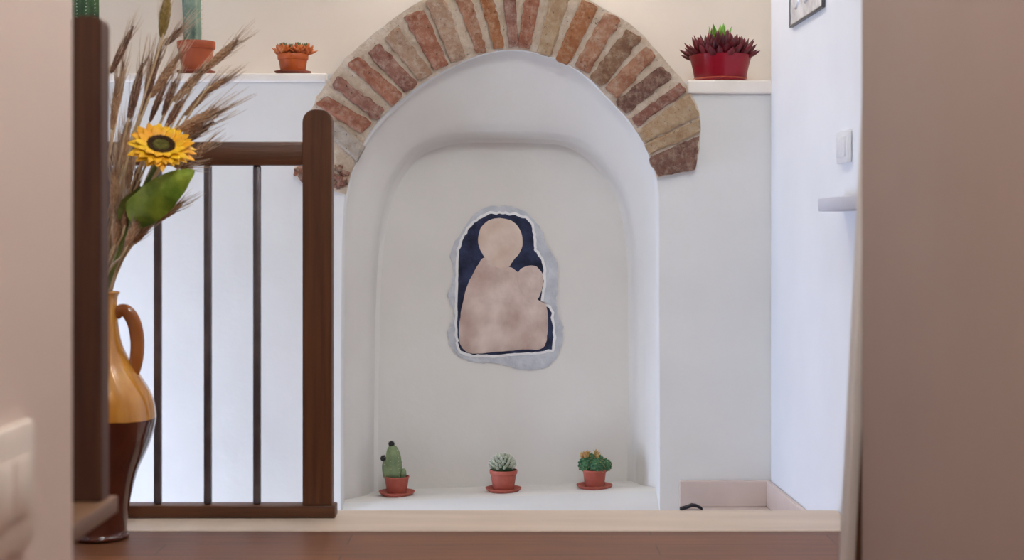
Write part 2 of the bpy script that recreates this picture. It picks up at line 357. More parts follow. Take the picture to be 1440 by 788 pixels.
win = struct(obj('window_1', bm, M['white_wall'], smooth=False))
obj('window_pane', box((-1.797,wy0+.05,wz0+.05), (-1.793,wy1-.05,wz1-.05)), M['pane'], win, smooth=False)
# walls of the corridor the camera stands in
struct(obj('wall_corridor_left', box((-.56,-1.5,0), (-.44,1.512,2.45), .004, 3), M['corridor_paint'], smooth=True, angle=40))
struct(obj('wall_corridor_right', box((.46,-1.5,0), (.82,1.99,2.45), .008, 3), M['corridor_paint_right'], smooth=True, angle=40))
struct(obj('wall_stair_front', box((-1.75,.4,0), (-.56,.5,2.45)), M['corridor_paint'], smooth=False))
struct(obj('wall_corridor_end', box((-.56,-1.6,0), (.80,-1.5,2.45)), M['corridor_paint'], smooth=False))

# ------------------------------------------------------------------ brick arch
BQ = [  # outer a, outer b, inner b, inner a (pixels), brick tone
 [(446,173),(470,168),(513,205),(501,228),8], [(443,146),(459,134),(524,172),(508,189),0], [(466,120),(477,106),(541,154),(529,170),3],
 [(487,90),(505,79),(567,133),(552,150),0], [(516,75),(532,60),(588,117),(569,130),3], [(540,54),(558,36),(609,103),(589,114),2],
 [(566,23),(596,12),(631,92),(611,100),0], [(598,2),(623,-10),(655,81),(634,88),2], [(634,-18),(656,-24),(685,72),(670,75),1],
 [(668,-28),(688,-30),(710,67),(694,70),4], [(703,-32),(724,-33),(729,65),(716,67),3], [(742,-31),(765,-28),(746,70),(728,66),0],
 [(779,-24),(806,-14),(775,79),(755,73),6], [(818,-2),(842,10),(800,91),(781,82),4], [(851,16),(874,28),(828,103),(807,92),1],
 [(882,40),(903,54),(848,122),(828,109),5], [(909,64),(924,79),(868,139),(850,123),1], [(929,92),(946,108),(881,160),(866,143),7],
 [(956,116),(966,128),(897,179),(887,167),3], [(969,130),(985,162),(908,201),(898,184),6], [(985,166),(985,186),(915,217),(907,203),6],
 [(984,190),(979,239),(925,248),(912,222),7]]
YF = 3.982
bm = bmesh.new()
ins = catmull([Vector(a) for a, b in ARCH], 3); ous = catmull([Vector(b) for a, b in ARCH], 3)
Ln = []
for i, (p, q) in enumerate(zip(ins, ous)):
    j = 1.6*noise.noise(Vector((i*.9,3,0))); k = 2.2*noise.noise(Vector((i*.8,9,0)))
    d = (q-p).normalized(); p2 = p+d*j; q2 = q+d*k
    row = [bm.verts.new(P(p2.x,p2.y,YF+.05)), bm.verts.new(P(p2.x,p2.y,YF+.010))]
    for s in range(1,7):
        m_ = p2.lerp(q2, s/7); row.append(bm.verts.new(P(m_.x,m_.y,YF+.004+.004*noise.noise(Vector((m_.x*.08,m_.y*.08,1))))))
    row += [bm.verts.new(P(q2.x,q2.y,YF+.010)), bm.verts.new(P(q2.x,q2.y,YF+.262)) if P(0,q2.y,YB).z > ZL+.02 else bm.verts.new(P(q2.x,q2.y,YF+.03))]
    Ln.append(row)
for a, b in zip(Ln, Ln[1:]):
    for k in range(len(a)-1): bm.faces.new((a[k],a[k+1],b[k+1],b[k]))
for r_ in (Ln[0], Ln[-1]):
    bm.faces.new(r_)
def rough_block(bm, quad, y0, y1, mi, nx=16, ny=7, amp=2.0):
    a, b, c, d = [Vector(q) for q in quad]      # outer a, outer b, inner b, inner a
    seed = random.random()*100; grid = []
    for i in range(nx+1):
        u = i/nx; row = []
        for j in range(ny+1):
            v = j/ny; p = (a.lerp(b, v)).lerp(d.lerp(c, v), u)
            edge = i in (0,nx) or j in (0,ny)
            nv = Vector((p.x*.11+seed, p.y*.11, 0)); p = p+Vector((noise.noise(nv), noise.noise(nv+Vector((5,7,3)))))*amp*(1.4 if edge else .5)
            if i in (0,nx) and j in (0,ny): p = p.lerp((a+b+c+d)/4, .035)
            y = y0+.0032*noise.noise(Vector((p.x*.14, p.y*.14, seed)))+.003*noise.noise(Vector((p.x*.42, p.y*.42, seed)))+(.004 if edge else 0)
            row.append(bm.verts.new(P(p.x, p.y, y)))
        grid.append(row)
    fs = [bm.faces.new((grid[i][j],grid[i+1][j],grid[i+1][j+1],grid[i][j+1])) for i in range(nx) for j in range(ny)]
    bd = [grid[i][0] for i in range(nx)]+[grid[nx][j] for j in range(ny)]+[grid[i][ny] for i in range(nx,0,-1)]+[grid[0][j] for j in range(ny,0,-1)]
    bk = [bm.verts.new(Vector((v.co.x, y1, v.co.z))) for v in bd]
    for i in range(len(bd)):
        j = (i+1)%len(bd); fs.append(bm.faces.new((bd[i],bd[j],bk[j],bk[i])))
    for f in fs: f.material_index = mi
for q in BQ: rough_block(bm, q[:4], YF-.004, YF+.03, q[4]+1)
# crumbled foot on the left: broken brick bits in mortar
for k in range(90):
    t = random.random(); p = Vector((486-70*t, 234+random.uniform(0,1)*(32-14*t)))
    w = random.uniform(2.5,6); a = random.uniform(0,PI); e = Vector((math.cos(a),math.sin(a)))*w; f_ = Vector((-e.y,e.x))*random.uniform(.5,.9)
    rough_block(bm, [p-e-f_, p-e+f_, p+e+f_, p+e-f_], YF-.002+random.uniform(-.004,.004), YF+.02, random.choice([1,4,8,8,4,3]), 3, 3, 1.6)
tag(obj('brick_arch', bm, [M['mortar']]+BR, smooth=True, angle=35), 'weathered red brick arch framing the top of the white plaster niche', 'arch')

# ------------------------------------------------------------------ worn wall painting in the niche
YP = YB+.218
def blob(keys, closed=True, jag=0.0, sub=5, seed=0):
    n = len(keys); k = [Vector(p) for p in keys]; out = []
    for i in range(n):
        p0,p1,p2,p3 = k[i-1],k[i],k[(i+1)%n],k[(i+2)%n]
        for s in range(sub):
            t = s/sub; q = .5*((2*p1)+(p2-p0)*t+(2*p0-5*p1+4*p2-p3)*t*t+(3*p1-p0-3*p2+p3)*t**3)
            if jag: q = q+Vector((noise.noise(Vector((q.x*.16+seed,q.y*.16,0))), noise.noise(Vector((q.x*.16+seed,q.y*.16,5)))))*jag
            out.append(q)
    return out
def relief(name, outline, y0, y1, m, parent, bev=1.2, bump=.0):
    """low plaster relief: outline fanned to its centre in rings, with a bevelled edge"""
    bm = bmesh.new(); c = sum(outline, Vector((0,0)))/len(outline); L0 = Vector(parent.location); n = len(outline)
    def row(f, inset, y, nz=0):
        r = []
        for p in outline:
            q = c+(p-c)*f; q = q+(c-q).normalized()*inset if (c-q).length > 1e-6 else q
            r.append(bm.verts.new(P(q.x,q.y,y-nz*(.5+.5*noise.noise(Vector((q.x*.07,q.y*.07,y)))))-L0))
        return r
    rows = [row(1,0,y1), row(1,0,y0+.0012), row(1,bev,y0)]+[row(f,bev,y0,bump) for f in (.85,.7,.5,.3,.12)]
    for a, b in zip(rows, rows[1:]):
        for i in range(n):
            j = (i+1)%n; bm.faces.new((a[i],a[j],b[j],b[i]))
    cv = bm.verts.new(P(c.x,c.y,y0)-L0)
    for i in range(n): bm.faces.new((rows[-1][i],rows[-1][(i+1)%n],cv))
    return obj(name, bm, m, parent, smooth=True, angle=30)
fp = thing('wall_painting', 'worn plaster wall painting of a pale faceless figure on dark blue in the niche', 'painting', P(712,400,YP))
halo = blob([(672,297),(706,290),(738,298),(760,322),(768,345),(783,370),(784,410),(783,435),(792,460),(788,490),(770,516),(735,520),(700,512),(660,508),(636,492),(630,470),(638,440),(630,415),(638,385),(634,355),(650,325)], jag=2.6, sub=8)
relief('plaster_border', halo, YP-.004, YP+.01, M['fresco_halo'], fp, 2.5, .001)
blue = blob([(682,304),(700,301),(722,303),(742,310),(750,330),(753,354),(763,372),(764,400),(760,430),(774,436),(778,486),(768,493),(735,497),(690,499),(656,497),(645,486),(643,450),(644,400),(646,352),(660,322)], jag=2.6, sub=8, seed=8)
def grow(o, d):
    n = len(o); r = []
    for i in range(n):
        t = (o[(i+2)%n]-o[i-2]).normalized(); r.append(o[i]+Vector((t.y,-t.x))*(d+1.1*noise.noise(Vector((o[i].x*.12,o[i].y*.12,4)))))
    return r
relief('white_rim', grow(blue, 3.6), YP-.0065, YP+.01, M['fresco_rim'], fp)
relief('blue_ground', blue, YP-.0075, YP+.01, M['fresco_blue'], fp)
body = blob([(682,362),(700,374),(718,376),(728,383),(742,396),(752,418),(766,428),(770,440),(770,468),(763,490),(735,492),(700,495),(665,497),(650,490),(645,468),(648,440),(656,405),(668,380)], jag=1.2, seed=12)
relief('figure_body', body, YP-.0095, YP+.01, M['fresco_skin'], fp, 1.6, .0012)
head = blob([(704,307),(720,311),(731,323),(735,340),(731,355),(722,366),(715,376),(703,378),(690,370),(680,360),(673,345),(673,330),(679,317),(690,309)], jag=.6, seed=15)
relief('figure_head', head, YP-.0105, YP+.01, M['fresco_head'], fp)
child = blob([(744,374),(756,376),(763,388),(763,402),(758,418),(748,428),(737,420),(728,404),(726,390),(732,379)], jag=.8, seed=18)
relief('child_head', child, YP-.0105, YP+.01, M['fresco_skin'], fp, 1.6, .0012)

# ------------------------------------------------------------------ railings
YR = 3.207; rw = .020
rl = thing('stair_railing', 'dark wooden stair railing with slim metal balusters on the pale stone edge', 'railing', P(448,728,YR))
def post_bm(x0, x1, y0, y1, z0, z1, r, seg=8):
    """post with a rounded top (across X)"""
    bm = bmesh.new(); prof = [(x0,z0)]
    for k in range(seg+1): a = PI-(PI/2)*k/seg; prof.append((x0+r+r*math.cos(a), z1-r+r*math.sin(a)))
    for k in range(seg+1): a = PI/2-(PI/2)*k/seg; prof.append((x1-r+r*math.cos(a), z1-r+r*math.sin(a)))
    prof.append((x1,z0))
    A = [bm.verts.new((x,y0,z)) for x,z in prof]; B = [bm.verts.new((x,y1,z)) for x,z in prof]
    fa = bm.faces.new(A); fb = bm.faces.new(B)
    for i in range(len(A)):
        j = (i+1)%len(A); bm.faces.new((A[i],A[j],B[j],B[i]))
    bmesh.ops.bevel(bm, geom=list(fa.edges)+list(fb.edges), offset=.0025, segments=2, affect='EDGES'); return bm
xa, xb = P(427,0,YR).x, P(468,0,YR).x
zt = P(0,155,YR).z
zr1 = P(0,709,YR).z; zr0 = .0025
bm = post_bm(xa, xb, YR-rw, YR+rw, zr1, zt, .026); local(bm, rl); obj('post', bm, M['walnut'], rl, angle=40)
xl = -1.7495
bm = box((xl, YR-.016, P(0,233,YR).z), (xa, YR+.016, P(0,200,YR).z), .003); local(bm, rl); obj('top_rail', bm, M['walnut_h'], rl, angle=40)
bm = box((xl, YR-.024, zr0), (P(473,0,YR).x, YR+.024, zr1), .003); local(bm, rl); obj('bottom_rail', bm, M['walnut_h'], rl, angle=40)
for px in (361.5, 292.3, 222, 152, 82, 12, -58, -128, -198, -268, -338, -408):
    c = P(px,0,YR).x
    bm = box((c-.0080, YR-.0080, zr1), (c+.0080, YR+.0080, P(0,233,YR).z), .0035); local(bm, rl); obj('baluster', bm, M['steel'], rl, angle=40)
# near newel post standing on its own rail
sY = 1.824
nw = thing('newel_post', 'tall dark wooden newel post on a short brown rail beside the left foreground wall', 'newel post', P(124,700,sY))
xa, xb = P(99,0,sY).x, P(142.6,0,sY).x
zt2 = P(0,22,sY).z; zb2 = P(0,697,1.87).z
bm = post_bm(xa, xb, sY, sY+.037, zb2, zt2, .010); local(bm, nw); obj('post', bm, M['dark_wood'], nw, angle=40)
bm = box((xa, 1.513, P(0,721,1.87).z), (P(166,0,1.87).x, 1.87, zb2), .002); local(bm, nw); obj('rail', bm, M['walnut_y'], nw, angle=40)

# ------------------------------------------------------------------ jug with sunflower and wheat
YV = 2.985; vs_ = F/YV
vc = Vector((P(140,0,YV).x, YV, 0.001))
jug = thing('jug', 'two-tone glazed jug, ochre above dark brown, standing on the wooden floor', 'jug', vc)
prof = [(36,757),(40,756),(41,752),(38,747),(39,730),(43,700),(53,662),(68,628),(76,600),(77.5,582),(72,557),(58,532),(42,508),(31,484),(26,458),(24,432),(25,418),(28,412),(26,410),(22,414),(20,432),(21,470)]
zof = lambda y: (757-y)/vs_
pr = [(p[0]/vs_, p[1]) for p in prof]
pr = [(a.x, zof(a.y)) for a in catmull([Vector((r, y)) for r, y in pr], 4)]
obj('body', lathe(pr, n=64), M['jug'], jug, angle=60)
bm = bmesh.new()
hp = [(162,444),(170,437),(180,440),(189,456),(193,480),(192,504),(188,522),(184,534)]
pts = catmull([Vector(((x-140)/vs_, 0, zof(y))) for x, y in hp], 5)
add_tube(bm, pts, [.0075+.002*math.sin(PI*i/len(pts)) for i in range(len(pts))], 12, 1.5)
obj('handle', bm, M['jug_handle'], jug)

def wp(px, py, Y): return P(px, py, Y)
mouth = Vector((vc.x, YV, zof(418)))
def wheat(base, tip, awn, Y, label, wid=10, tone='wheat', group='wheat stalks in the jug', seed=0):
    rnd = random.Random(seed)
    b = wp(*base, Y); t = wp(*tip, Y); aw = wp(*awn, Y-.01*rnd.uniform(-1,1))
    root = mouth+Vector((rnd.uniform(-.4,1)*.016, rnd.uniform(-1,1)*.014, -.10))
    neck = mouth+Vector((rnd.uniform(.1,1)*.020, rnd.uniform(-1,1)*.015, .0))
    th = thing('wheat_stalk', label, 'wheat', root, group)
    d = (t-b).normalized(); L = (t-b).length
    bm = bmesh.new(); m1 = neck.lerp(b, .5)+Vector((-.012,0,.02))*max(0,min(1,((b-neck).length-.06)/.2)); add_tube(bm, catmull([root, neck, m1, b-d*min(.02,(b-neck).length*.2), b+d*L*.3], 6), .0022, 6); local(bm, th); obj('stem', bm, M['straw'], th)
    bm = bmesh.new(); u, w = frame_of(d); n = max(7, int(L/.0048)); R_ = wid*Y/F*.60
    for i in range(n):
        f = i/(n-1); r = R_*(1.05*math.sin(PI*min(1,.16+f*.76))**.8)*(1-.25*f)
        for s in range(4):
            a = s*PI/2+(i%2)*PI/4; o = (u*math.cos(a)+w*math.sin(a))
            q = (d*1.0+o*.35).normalized().to_track_quat('Z','Y')
            add_ball(bm, b+d*L*f+o*r*.48, r*.62, (.62,.62,1.7), q, 6, 5)
    local(bm, th); obj('ear', bm, M[tone], th)
    bm = bmesh.new(); al = (aw-t)
    for i in range(26):
        f = rnd.uniform(.1,1); a = rnd.uniform(0,2*PI); o = (u*math.cos(a)+w*math.sin(a))
        s = b+d*L*f+o*R_*.5; e = s+(d*.55+al.normalized()*.45)*al.length*rnd.uniform(.75,1.05)+o*al.length*rnd.uniform(.02,.22)
        add_tube(bm, [s, s.lerp(e,.5)+o*.002, e], [.0007,.0005,.0002], 4)
    local(bm, th); obj('awns', bm, M['awn'], th); return th
WH = [
 ((228,48),(236,-6),(240,-50),2.90,'olive wheat ear standing highest of the bunch in the jug',15,'wheat_olive'),
 ((157,100),(187,38),(200,5),2.96,'wheat ear leaning right above the tall newel post, left edge of the bunch',10,'wheat_dark'),
 ((182,164),(200,90),(208,40),2.93,'upright dark wheat ear just above the left side of the sunflower',12,'wheat_dark'),
 ((200,160),(227,66),(240,10),2.98,'long slender wheat ear crossing the ledge left of the tall blue-green cactus',9,'wheat_dark'),
 ((214,134),(254,74),(275,35),2.92,'wheat ear crossing the ledge edge just left of the brown terracotta pot',12,'wheat'),
 ((230,160),(247,112),(258,70),2.95,'short dark wheat ear directly above the sunflower, below the terracotta pot',10,'wheat_dark'),
 ((234,178),(256,140),(275,105),2.90,'dark wheat ear touching the top petals of the sunflower',10,'wheat_dark'),
 ((247,140),(287,98),(315,65),2.95,'wheat ear in front of the saucer of the brown terracotta pot',12,'wheat'),
 ((290,97),(334,57),(366,30),2.97,'wheat ear reaching right in front of the cream wall between the two ledge pots',12,'wheat'),
 ((294,128),(318,110),(350,86),2.93,'small wheat ear bent right just below the ledge edge',9,'wheat'),
 ((250,184),(307,153),(364,113),2.90,'thick wheat ear with long awns leaning furthest right above the railing',14,'wheat'),
 ((256,196),(287,166),(330,135),2.94,'brown wheat ear just right of the sunflower above the top rail',13,'wheat'),
 ((234,62),(258,38),(285,10),3.00,'wheat ear in front of the tall blue-green cactus',9,'wheat_dark'),
 ((268,222),(298,200),(325,180),2.92,'wheat ear lying across the top rail right of the sunflower',12,'wheat'),
 ((220,311),(258,284),(288,268),2.95,'low wheat ear pointing right beneath the sunflower leaf',11,'wheat'),
 ((164,262),(172,190),(176,140),2.97,'wheat ear upright close beside the newel post, level with the sunflower',12,'wheat'),
 ((180,262),(186,196),(190,150),2.99,'wheat ear tucked behind the left petals of the sunflower',12,'wheat'),
 ((167,340),(170,275),(168,230),2.95,'tan wheat ear beside the newel post below the sunflower',12,'wheat'),
 ((180,330),(186,268),(180,225),2.99,'tan wheat ear just left of the dark fold of the sunflower leaf',12,'wheat'),
 ((158,180),(166,110),(170,60),2.98,'pale wheat ear right against the upper newel post',10,'wheat'),
 ((205,130),(214,84),(220,45),3.01,'thin wheat ear rising behind the middle of the bunch',8,'wheat'),
 ((160,300),(163,225),(160,170),2.93,'wheat ear hugging the newel post left of the sunflower',13,'wheat'),
 ((172,232),(180,170),(186,120),2.95,'wheat ear just left of the topmost sunflower petals',12,'wheat'),
 ((161,342),(170,290),(177,250),2.93,'tan wheat ear low beside the newel post just above the jug mouth',13,'wheat'),
 ((178,346),(196,304),(210,275),2.90,'tan wheat ear low under the sunflower leaf near the jug mouth',12,'wheat'),
 ((188,290),(194,236),(196,200),2.97,'wheat ear in the shade under the left side of the sunflower',12,'wheat_dark'),
 ((166,150),(174,88),(180,50),3.02,'faint slim wheat ear in front of the ledge edge beside the newel post',9,'wheat'),
 ((212,168),(234,112),(250,75),3.02,'slim wheat ear behind the ears above the sunflower',9,'wheat_dark'),
 ((262,160),(300,118),(330,90),3.00,'slim wheat ear between the terracotta pot saucer and the small bent ear',9,'wheat'),
 ((250,205),(300,172),(345,145),3.00,'wheat ear just above the top rail right of the sunflower',11,'wheat_dark'),
 ((240,230),(270,236),(300,215),3.02,'wheat ear showing in front of the top rail just right of the petals',11,'wheat'),
 ((182,346),(208,316),(236,293),3.00,'bent wheat ear low on the right edge of the bunch above the jug handle',11,'wheat'),
 ((170,340),(182,296),(190,262),2.96,'tan wheat ear low in the bunch between the newel post and the green sunflower stem',12,'wheat'),
 ((190,340),(213,309),(232,288),2.94,'low brown wheat ear under the middle of the sunflower leaf',12,'wheat'),
 ((184,330),(200,292),(212,265),3.00,'wheat ear behind the green sunflower stem below the flower head',12,'wheat'),
 ((174,318),(181,272),(186,235),2.92,'tan wheat ear in front of the dark fold left of the sunflower leaf',12,'wheat'),
 ((190,330),(222,300),(250,278),2.99,'wheat ear behind the lower edge of the sunflower leaf',11,'wheat'),
]
for i, w_ in enumerate(WH): wheat(*w_, seed=i+3)

# sunflower
YS = 2.86
sc_ = wp(226,207,YS); nrm = Vector((.25,-.62,.74)).normalized(); px_u = nrm.cross(Vector((0,0,1))).normalized(); px_v = px_u.cross(nrm).normalized()
sun = thing('sunflower', 'yellow sunflower with green leaf in the two-tone jug in front of the wheat', 'sunflower', mouth+Vector((.01,-.012,-.10)))
RS = 48*YS/F
bm = bmesh.new()
for layer, (cnt, ln, tl) in enumerate([(24,1.0,.05),(22,.90,.26),(14,.66,.5)]):
    for k in range(cnt):
        a = 2*PI*(k+.5*layer)/cnt+random.uniform(-.08,.08); o = px_u*math.cos(a)+px_v*math.sin(a)
        base = sc_+o*RS*.33+nrm*.002*layer; d = (o+nrm*(tl+random.uniform(-.08,.16))).normalized()
        add_leaf(bm, base, d, nrm, RS*(ln*.70)*random.uniform(.88,1.06), RS*.34, .07, random.uniform(-.22,.05), 6)
local(bm, sun); obj('petals', bm, M['petal'], sun)
q = nrm.to_track_quat('Z','Y'); Mx = Matrix.Translation(sc_) @ q.to_matrix().to_4x4()
bm = lathe([(.02*RS,-.006),(.38*RS,-.006),(.42*RS,.002),(.40*RS,.006),(.34*RS,.008),(.24*RS,.006)], n=36); bm.transform(Mx)
for k in range(150):
    a = k*2.39996; r = RS*(.23+.18*math.sqrt((k+.5)/150)); add_ball(bm, Mx @ Vector((r*math.cos(a), r*math.sin(a), .0068)), .0019, (1,1,1.5), q, 5, 4)
local(bm, sun); obj('seed_disc', bm, M['disc'], sun)
bm = lathe([(.25*RS,.002),(.24*RS,.007),(.16*RS,.0082),(.06*RS,.0072),(.01*RS,.007)], n=28); bm.transform(Mx)
for k in range(80):
    a = k*2.39996; r = RS*.22*math.sqrt((k+.5)/80); add_ball(bm, Mx @ Vector((r*math.cos(a), r*math.sin(a), .0076)), .0014, (1,1,1.4), q, 5, 4)
local(bm, sun); obj('disc_center', bm, M['disc_center'], sun)
bm = bmesh.new()
for k in range(16):
    a = 2*PI*k/16; o = px_u*math.cos(a)+px_v*math.sin(a)
    add_leaf(bm, sc_+o*RS*.2-nrm*.008, (o-nrm*.15).normalized(), nrm, RS*.55, RS*.24, .08, .2, 5)
local(bm, sun); obj('sepals', bm, M['leaf_green'], sun)
bm = bmesh.new(); sb = sc_-nrm*.012
add_tube(bm, catmull([mouth+Vector((.01,-.012,-.10)), mouth+Vector((.014,-.012,0)), wp(176,330,YS+.07), wp(200,270,YS+.05), sb+Vector((-.004,.006,-.016)), sb], 6), [.0045]*31, 10)
local(bm, sun); obj('stem', bm, M['stem_green'], sun)
def broad_leaf(bm, path, widths, fold=.35, side=Vector((0,0,1))):
    """veined broad leaf: strip along a centre line with a raised fold on both halves"""
    rows = []; n = len(path)
    for i, p in enumerate(path):
        d = (path[min(i+1,n-1)]-path[max(i-1,0)]).normalized(); s = d.cross(Vector((0,-1,0))).normalized(); nn = s.cross(d).normalized()
        if nn.y > 0: nn = -nn
        row = []
        for j in range(-4,5):
            v = j/4; row.append(p+s*widths[i]*v+nn*(-fold*widths[i]*abs(v)**1.4+.0022*math.sin(i*1.1+(2.2 if j>0 else 0))*abs(v)))
        rows.append((row, nn))
    for off in (0, -.0008):
        g = [[bm.verts.new(c+nn*off) for c in row] for row, nn in rows]
        for a, b in zip(g, g[1:]):
            for k in range(8): bm.faces.new((a[k],a[k+1],b[k+1],b[k]))
def leafpath(keys, Ys, sub=5): return catmull([wp(x,y,Y) for (x,y),Y in zip(keys,Ys)], sub)
pth = leafpath([(180,306),(205,290),(232,268),(256,250),(274,240)], [2.90,2.87,2.85,2.845,2.85])
n = len(pth); bm = bmesh.new(); broad_leaf(bm, pth, [.033*(math.sin(PI*min(1,(i/(n-1)*.86+.14)**.72))**.9)*1.05+.0004 for i in range(n)], .28)
local(bm, sun); obj('leaf', bm, M['leaf_green'], sun)
pth = leafpath([(176,312),(184,296),(196,280),(204,262)], [2.92,2.915,2.905,2.90])
n = len(pth); bm = bmesh.new(); broad_leaf(bm, pth, [.022*math.sin(PI*min(1,(.12+.88*i/(n-1))))**.7+.0005 for i in range(n)], -.6)
local(bm, sun); lf = obj('leaf', bm, M['stem_green'], sun)

# ------------------------------------------------------------------ pots and plants
def saucer(px, Y, z, r, m, label, h=.012):
    c = Vector((P(px,0,Y).x, Y, z))
    bm = lathe([(r*.05,0),(r*.74,0),(r*.80,.001),(r*.97,h*.72),(r,h),(r*.965,h*1.02),(r*.90,h*.8),(r*.76,h*.34),(r*.05,h*.32)], n=44)
    o = tag(obj('plant_saucer', bm, m, angle=50), label, 'saucer'); o.location = c
    return c+Vector((0,0,h*.345))
def pot(parent, r0, r1, h, m, rim=.22, rimw=.06, wall=.004):
    hr = h*(1-rim); ra = r0+(r1-r0)*(1-rim)
    bm = lathe([(r0*.05,0),(r0*.96,0),(r0,.0015),(ra,hr),(r1*(1-.0)+0,hr+.001),(r1*(1+rimw*.4),hr+.003),(r1*(1+rimw*.6),h-.002),(r1*(1+rimw*.35),h),(r1-wall*.6,h),(r1-wall,h-.003),(r1-wall*1.2,h*.86),(r0*.05,h*.86)], n=44)
    o = obj('pot', bm, m, parent, angle=35)
    bm = lathe([(r0*.02,h*.84),(r1-wall*1.3,h*.84),(r1-wall*1.3,h*.875),(r1*.6,h*.90),(r1*.02,h*.91)], n=30)
    obj('soil', bm, M['soil'], parent); return o
def ribbed(bm, c, r, h, ribs, depth=.12, tilt=(0,0), n=None, top=.25, low=.75):
    n = n or ribs*6; prof = [(r*low,0),(r*(low+.12),h*.12),(r*.97,h*.3),(r,h*.5),(r*.96,h*(1-top))]
    for k in range(1,7):
        a = PI/2*k/6; prof.append((max(r*.96*math.cos(a), r*.03), h*(1-top)+h*top*math.sin(a)))
    prof = [(q.x, q.y) for q in catmull([Vector(p) for p in prof], 3)]
    sub = bmesh.new(); add_lathe(sub, prof, n=n, rib=lambda a, t: 1-depth*(.5+.5*math.cos(ribs*a+PI)))
    for v in sub.verts: v.co = Vector((v.co.x+tilt[0]*v.co.z, v.co.y+tilt[1]*v.co.z, v.co.z))+Vector(c)
    me = bpy.data.meshes.new('t'); sub.to_mesh(me); sub.free(); bm.from_mesh(me); bpy.data.meshes.remove(me)
def spines(bm, c, r, h, ribs, rows, length, rnd, tilt=(0,0), top=.25, per=4, rad=.0004):
    for k in range(ribs):
        a = 2*PI*k/ribs
        for j in range(rows):
            z = h*(.08+.9*j/(rows-1)); rr = r if z < h*(1-top) else r*math.sqrt(max(0,1-((z-h*(1-top))/(h*top))**2))
            p = Vector((rr*math.cos(a)+tilt[0]*z, rr*math.sin(a)+tilt[1]*z, z))+Vector(c); o = Vector((math.cos(a),math.sin(a),.3))
            for s in range(per):
                e = p+(o+Vector((rnd.uniform(-.7,.7),rnd.uniform(-.7,.7),rnd.uniform(-.6,.8)))).normalized()*length*rnd.uniform(.6,1.1)
                add_tube(bm, [p, e], [rad, rad*.3], 4)
YS1 = YB+.100; sp = YS1/F
def sill_z(px):
    t = (px-484)/439; return -.1135+t*(.0285)
TER = M['terracotta']
rnd = random.Random(5)
# left: pale columnar cactus
b = saucer(558, YS1, sill_z(572), 25.5*sp, TER, 'terracotta saucer under the pale columnar cactus, leftmost on the niche sill')
t = thing('potted_cactus', 'pale green columnar cactus with dark buds in a terracotta pot, leftmost on the niche sill', 'cactus', b)
hp_ = 25*sp
pot(t, 13.5*sp, 17.2*sp, hp_, TER, .12, .05, .003)
zt_ = hp_*.88
bm = bmesh.new(); ribbed(bm, (-3.0*sp,0,zt_), 11.8*sp, 48*sp, 7, .15, (-.07,0), top=.5, low=.85); obj('column', bm, M['cactus_pale'], t)
bm = bmesh.new(); ribbed(bm, (-14.0*sp,-.002,zt_), 5.6*sp, 25*sp, 6, .14, (-.08,0), top=.4); obj('offshoot', bm, M['cactus_pale'], t)
bm = bmesh.new(); ribbed(bm, (8.6*sp,-.004,zt_), 4.5*sp, 14*sp, 6, .12, (.1,0), top=.5); obj('offshoot', bm, M['cactus_pale'], t)
for (x, z, r) in ((-7.5,48,4.2),(-19,28,4.0)):
    bm = bmesh.new(); add_ball(bm, (x*sp,-.002,zt_+z*sp), r*sp, (1,1,1.05), None, 12, 10)
    for k in range(26):
        a = rnd.uniform(0,2*PI); e = rnd.uniform(-.3,1.3); d = Vector((math.cos(a)*math.cos(e), math.sin(a)*math.cos(e), math.sin(e))); p = Vector((x*sp,-.002,zt_+z*sp))
        add_tube(bm, [p+d*r*sp*.9, p+d*r*sp*1.35], [.0007,.0002], 4)
    obj('bud', bm, M['bud'], t)
bm = bmesh.new(); spines(bm, (-3.5*sp,0,zt_), 12.2*sp, 47*sp, 7, 9, .004, rnd, (-.06,0), per=3, rad=.00028); obj('spines', bm, M['spine_white'], t)
# middle: white tubercled cactus
b = saucer(708, YS1, sill_z(720), 25.5*sp, TER, 'terracotta saucer under the whitish knobbly cactus, middle of the niche sill')
t = thing('potted_cactus', 'knobbly grey-white cactus in a terracotta pot at the middle of the niche sill', 'cactus', b)
pot(t, 14.5*sp, 19*sp, 29*sp, TER, .22, .06, .003); zt_ = 29*sp*.86
bm = bmesh.new(); add_ball(bm, (-1*sp,0,zt_+8*sp), 15.5*sp, (1,1,.92), None, 20, 14); obj('body', bm, M['cactus_dark'], t)
bm = bmesh.new(); bs = bmesh.new()
for k in range(64):
    ph = k*2.39996; zz = 1-(k+.5)/64*1.05; rr = math.sqrt(max(0,1-zz*zz)); o = Vector((rr*math.cos(ph), rr*math.sin(ph), zz))
    p = Vector((-1*sp,0,zt_+8*sp))+Vector((o.x,o.y,o.z*.92))*15.6*sp
    q = (o+Vector((0,0,.55))).normalized().to_track_quat('Z','Y'); add_ball(bm, p, 2.4*sp, (.9,.9,2.5), q, 8, 6)
    tip = p+(o+Vector((0,0,.55))).normalized()*4.6*sp
    for s in range(4):
        add_tube(bs, [tip, tip+(o+Vector((rnd.uniform(-.8,.8),rnd.uniform(-.8,.8),rnd.uniform(-.3,.9)))).normalized()*.0048], [.0003,.0001], 4)
obj('tubercles', bm, M['tubercle'], t); obj('spines', bs, M['spine_white'], t)
